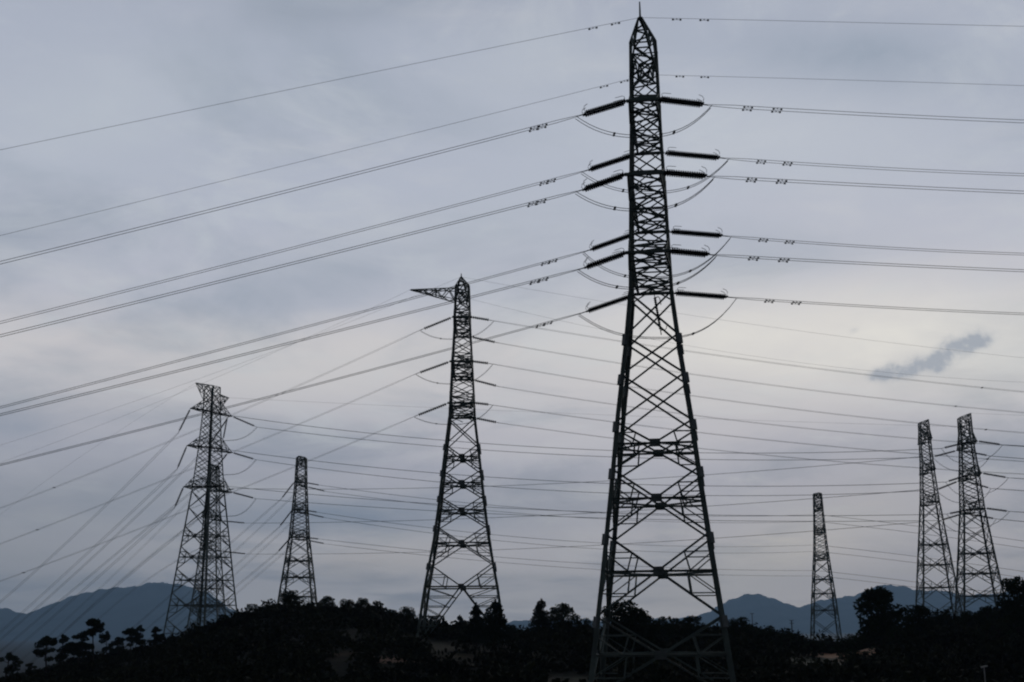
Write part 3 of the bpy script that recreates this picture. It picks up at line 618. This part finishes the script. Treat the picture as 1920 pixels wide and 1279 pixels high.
# ------------------------------------------------------------------ trees
def leafq(b, p, s, r_):
    a = Vector((r_.gauss(0, 1), r_.gauss(0, 1), r_.gauss(0, 1))).normalized(); c = a.orthogonal().normalized(); d = a.cross(c)
    th = r_.uniform(0, 6.28); e = c * math.cos(th) + d * math.sin(th); f_ = a.cross(e)
    b.add([p - e * s, p - f_ * s * .5, p + e * s, p + f_ * s * .5], [(0, 1, 2, 3)])
def clump(b, c, rx, rz, n, s, r_):
    for _ in range(n):
        while True:
            q = Vector((r_.uniform(-1, 1), r_.uniform(-1, 1), r_.uniform(-1, 1)))
            if q.length <= 1: break
        q *= q.length ** -0.25 if q.length > .05 else 1
        leafq(b, c + Vector((q.x * rx, q.y * rx, q.z * rz)), s * r_.uniform(.6, 1.4), r_)
def tree_mesh(kind, seed):
    """unit tree, 1 high: (trunk mesh data, crown mesh data)"""
    r_ = random.Random(seed); tr, cr_ = MB(), MB()
    lean = Vector((r_.uniform(-.05, .05), r_.uniform(-.05, .05), 0))
    def limb(p, q, ra, rb):
        m = (p + q) / 2 + Vector((r_.uniform(-.02, .02), r_.uniform(-.02, .02), r_.uniform(-.01, .03))); tr.tube([p, m, q], ra, 5, rb)
    if kind == 'pine':
        bend = Vector((r_.uniform(-.08, .08), r_.uniform(-.08, .08), 0))
        pts = [Vector((0, 0, -.06)), Vector((0, 0, .3)) + bend * .4, Vector((0, 0, .62)) + bend, Vector((0, 0, .95)) + bend * 1.2]
        tr.tube(pts, .022, 6, .008)
        for i in range(r_.randint(11, 15)):
            zt = r_.uniform(.42, .96); an = r_.uniform(0, 6.28); rad = r_.uniform(.05, .26) * (1.15 - .75 * abs(zt - .68) / .4)
            c = Vector((math.cos(an) * rad, math.sin(an) * rad, zt)) + bend
            limb(Vector((0, 0, zt - .1)) + bend * zt, c, .009, .004)
            clump(cr_, c, r_.uniform(.09, .15), r_.uniform(.045, .085), 130, .030, r_)
        clump(cr_, Vector((0, 0, .96)) + bend * 1.2, .07, .05, 80, .028, r_)
    elif kind == 'conifer':
        tr.tube([(0, 0, -.06), (0, 0, .5), (0, 0, .97)], .025, 6, .005)
        n = 11
        for i in range(n):
            zt = .22 + .72 * i / n; w_ = (.30 - .26 * i / n) * r_.uniform(.8, 1.15)
            for k in range(5 if i < 7 else 3):
                an = k * 1.257 + i * .6 + r_.uniform(-.4, .4); c = Vector((math.cos(an) * w_ * .7, math.sin(an) * w_ * .7, zt + r_.uniform(-.03, .03)))
                limb(Vector((0, 0, zt)), c, .007, .003); clump(cr_, c, w_ * .5 + .03, .045, 60, .030, r_)
        clump(cr_, Vector((0, 0, .95)), .025, .06, 40, .018, r_)
    else:
        wide = {'broad': .36, 'round': .38, 'bush': .6}[kind]; z0 = {'broad': .22, 'round': .2, 'bush': .1}[kind]
        tr.tube([Vector((0, 0, -.08)), Vector((0, 0, .2)), Vector((0, 0, .5)) + lean], .03, 6, .015)
        n = {'broad': 26, 'round': 28, 'bush': 22}[kind]
        for i in range(n):
            an = i * 2.4 + r_.uniform(-.5, .5); zt = lerp(z0, .92, ((i + .5) / n)) + r_.uniform(-.05, .05)
            env = math.sin(math.pi * min(1, max(.08, (zt - z0 + .12) / (1.06 - z0 + .12)))) ** .7
            rad = wide * env * r_.uniform(.35, .95)
            c = Vector((math.cos(an) * rad, math.sin(an) * rad, zt)) + lean
            limb(Vector((0, 0, min(.5, zt * .6))) + lean * .5, c, .011, .004)
            s_ = r_.uniform(.09, .16); clump(cr_, c, s_ * 1.15, s_ * .85, 120 if kind != 'round' else 130, .031, r_)
        for k in range(5): 
            c = Vector((r_.uniform(-.12, .12), r_.uniform(-.12, .12), r_.uniform(.9, .97))); clump(cr_, c, .04, .05, 22, .02, r_)
    def data(b, nm, m):
        me = bpy.data.meshes.new(nm); me.from_pydata(b.v, [], b.f); me.materials.append(m); return me
    return data(tr, "trunk", M['bark']), data(cr_, "crown", M['needle'] if kind in ('pine', 'conifer') else M['leaf'])
VAR = {k: [tree_mesh(k, 100 * i + len(k)) for i in range(n)] for k, n in (('pine', 6), ('conifer', 3), ('broad', 5), ('round', 2), ('bush', 3))}
NM = {'pine': 'pine_tree', 'conifer': 'conifer_tree', 'broad': 'broadleaf_tree', 'round': 'broadleaf_tree', 'bush': 'shrub'}
cnt = {}
def tree(kind, px, top, D, label, wide=1.0, group="trees along the dark hill", hmin=2.0):
    q = P(px, top, D); g = ground(q.x, D); hgt = max(hmin, q.z - g)
    i = cnt.get(kind, 0); cnt[kind] = i + 1; td, cd = VAR[kind][i % len(VAR[kind])]
    root = empty(NM[kind], (q.x, D, g), label, "shrub" if kind == 'bush' else "tree", group, rnd.uniform(0, 6.28))
    root.scale = (hgt * wide, hgt * wide, hgt)
    for nm, d_ in (("trunk", td), ("crown", cd)):
        o = bpy.data.objects.new(nm, d_); sc.collection.objects.link(o); o.parent = root
    return root
TREES = [
 ('pine', 12, 1224, 178, "low pine crown at the frame's corner, at the foot of the slope", 1.34), ('pine', 58, 1243, 182, "small low pine just beside the corner pine", 1.12),
 ('pine', 92, 1193, 196, "pine with a bare trunk, first of the row under the steep cables", 1.12), ('pine', 114, 1190, 200, "round-crowned pine touching the first pine of the row", 1.06),
 ('pine', 148, 1184, 198, "broad pine just before the highest pine of the row", 1.12), ('pine', 181, 1161, 200, "highest pine of the row, with its bent top", 0.89),
 ('pine', 202, 1184, 203, "thin pine leaning just behind the highest one of the row", 0.84), ('pine', 224, 1194, 202, "low flat pine in the dip of the pine row", 1.12),
 ('pine', 247, 1177, 203, "slender pine left of the umbrella-topped pair", 1.01), ('pine', 266, 1172, 204, "pine with a flat umbrella top in the row", 0.89),
 ('pine', 297, 1175, 206, "dense pine nearest to the wing-topped pylon's foot", 1.12), ('bush', 322, 1200, 205, "low bush at the left foot of the wing-topped pylon", 1.0),
 ('bush', 362, 1194, 206, "low bush below the middle of the wing-topped pylon", 1.1), ('broad', 418, 1152, 208, "dark tree covering the right foot of the wing-topped pylon", 1.3),
 ('bush', 448, 1158, 210, "rounded bush just beside the far pylon tip", 1.2), ('bush', 498, 1134, 212, "rounded bush on the crest before the square-topped pylon", 1.3),
 ('broad', 546, 1108, 212, "highest crest tree, covering the left foot of the square-topped pylon", 1.1), ('bush', 580, 1130, 212, "low crest bush below the square-topped pylon's middle", 1.2),
 ('broad', 612, 1117, 212, "tufted tree just right of the square-topped pylon", 1.2), ('broad', 650, 1124, 214, "dense crest tree, second from the square-topped pylon", 1.3),
 ('broad', 683, 1122, 212, "two-tufted tree in the middle of the crest", 1.2), ('broad', 708, 1127, 213, "spiky tree at the end of the crest's high part", 1.1),
 ('bush', 735, 1143, 211, "low bush in the crest's dip before the long-armed pylon", 1.2), ('broad', 762, 1138, 209, "dark round tree touching the long-armed pylon's left leg", 1.1),
 ('bush', 800, 1180, 212, "low bush between the left legs of the long-armed pylon", 1.1), ('conifer', 862, 1152, 205, "short conifer under the middle of the long-armed pylon", 1.1),
 ('conifer', 893, 1130, 183, "narrow conifer inside the long-armed pylon's right legs", .9), ('conifer', 928, 1120, 180, "broad conifer hiding the long-armed pylon's right leg", 1.1),
 ('bush', 962, 1172, 200, "low bush in the gap right of the long-armed pylon", 1.1), ('conifer', 1015, 1121, 205, "tall conifer standing alone between the two largest pylons", 1.05),
 ('broad', 1052, 1130, 206, "loose open tree just right of the tall lone conifer", 1.1), ('bush', 1092, 1160, 205, "bush left of the tallest pylon's outer leg", 1.2),
 ('broad', 1162, 1127, 160, "dark tree behind the tallest pylon's left legs", 1.1), ('broad', 1205, 1142, 165, "round tree inside the tallest pylon, right of its left legs", 1.2),
 ('bush', 1250, 1156, 190, "low bush inside the tallest pylon, under its gusset plates", 1.4), ('broad', 1300, 1155, 195, "flat tree inside the tallest pylon beside its right leg", 1.3),
 ('broad', 1388, 1158, 188, "rounded tree just right of the tallest pylon's right leg", 1.2), ('bush', 1432, 1178, 190, "low bush beside the first thin distant pole", 1.3),
 ('bush', 1472, 1184, 190, "low bush beside the second thin distant pole", 1.3), ('bush', 1530, 1200, 186, "pale low bush before the foot of the lone slim pylon", 1.2),
 ('round', 1645, 1099, 175, "big round dark tree, largest one left of the twin pylons", .95), ('broad', 1718, 1133, 185, "flat-topped tree right beside the big round tree", 1.3),
 ('broad', 1762, 1150, 190, "low tree below the gap of the twin pylons", 1.3), ('bush', 1812, 1146, 195, "dense bush under the taller twin pylon", 1.3),
 ('broad', 1852, 1138, 190, "round tree covering the taller twin pylon's right foot", 1.2), ('broad', 1900, 1083, 170, "tall dark tree at the frame's edge, right of the twin pylons", .9),
 ('broad', 1940, 1092, 176, "dark tree cut by the frame's right edge", 1.1), ('bush', 1600, 1190, 170, "low bush at the big round tree's left foot", 1.2),
 ('bush', 1680, 1170, 172, "bush under the right side of the big round tree", 1.3), ('bush', 1870, 1160, 165, "dark bush at the foot of the right edge tree", 1.3),
]
for k, px, top, D, lab, wd in TREES: tree(k, px, top, D, lab, wd)

# undergrowth and lower woods of the slope: one mass
b = MB(); r_ = random.Random(11)
for i in range(5200):
    crest = i % 3 == 0
    D = r_.uniform(196, 228) if crest else r_.uniform(112, 245); px = r_.uniform(-120, 2040); q = P(px, 1200, D); x = q.x
    skip = any(abs(x / D - P(a_, b_, d_).x / d_) * d_ < rx * 1.25 and d_ - ry - 13 < D < d_ + ry for a_, b_, d_, rx, ry, _ in SOIL)
    if 168 < D < 193 and abs(x - TW['mid'].loc.x * D / 190) < 8.5 and r_.random() < .85: continue
    if skip or any((x - tw.loc.x) ** 2 + (D - tw.loc.y) ** 2 < 60 for tw in TW.values()) and r_.random() < .5: continue
    g = ground(x, D); hh = r_.uniform(.6, 1.5) * (1.5 if r_.random() < .2 else 1); rx = r_.uniform(.9, 2.0)
    if crest and 440 < px < 800: hh *= r_.uniform(.6, 1.3)
    elif crest and px > 960: hh *= r_.uniform(.6, 1.4)
    if px < 340: hh *= (.9 if crest and px > 110 else .5)
    clump(b, Vector((x, D, g + hh * .5)), rx, hh * .8, int(46 * max(1, hh / 1.5)), .34, r_)
tag(b.build("undergrowth", M['scrub']), "dark scrub and low woods covering the hillside", None, None, 'stuff')

# ------------------------------------------------------------------ small poles
def pole(px, top, D, hgt, label, m, headw, rad=.09, cross=2):
    q = P(px, top, D); g = ground(q.x, D); z1 = q.z - g
    root = empty("utility_pole", (q.x, D, g), label, "pole", "small poles")
    b = MB(); b.tube([(0, 0, -.3), (0, 0, z1)], rad * 1.2, 6, rad * .8); b.build("shaft", m, root)
    for k in range(cross):
        b = MB(); b.bar((-headw / 2, -.08, z1 - .06 - k * .7), (headw / 2, -.08, z1 + (.06 if m is M['pole'] else -.06) - k * .7), .12); b.build("cross_bar", m, root)
pole(1410, 1150, 330, 10, "thin dark pole before the first right mountain", M['fitting'], 1.0, .10, 1)
pole(1484, 1163, 330, 10, "thicker dark pole with a short head before the mountain saddle", M['fitting'], 1.1, .16, 2)
pole(1845, 1250, 112, 3, "small pale post with a crosspiece low on the dark slope", M['pole'], .55, .06, 1)

# ------------------------------------------------------------------ haze
b = MB(); x0, x1, y0, y1, z0, z1 = -14000, 14000, -600, 14500, -62, 520
b.add([(x0, y0, z0), (x1, y0, z0), (x1, y1, z0), (x0, y1, z0), (x0, y0, z1), (x1, y0, z1), (x1, y1, z1), (x0, y1, z1)],
      [(3, 2, 1, 0), (4, 5, 6, 7), (0, 1, 5, 4), (1, 2, 6, 5), (2, 3, 7, 6), (3, 0, 4, 7)])
hm = bpy.data.materials.new("haze_air"); hm.use_nodes = True; ht = hm.node_tree
for n in list(ht.nodes): ht.nodes.remove(n)
pvn = ht.nodes.new("ShaderNodeVolumePrincipled"); ho = ht.nodes.new("ShaderNodeOutputMaterial")
pvn.inputs["Color"].default_value = (0.44, 0.69, 1.0, 1); pvn.inputs["Density"].default_value = 6.4e-5; pvn.inputs["Anisotropy"].default_value = 0.2
ht.links.new(pvn.outputs[0], ho.inputs["Volume"])
hz = b.build("haze", hm); tag(hz, kind='stuff')
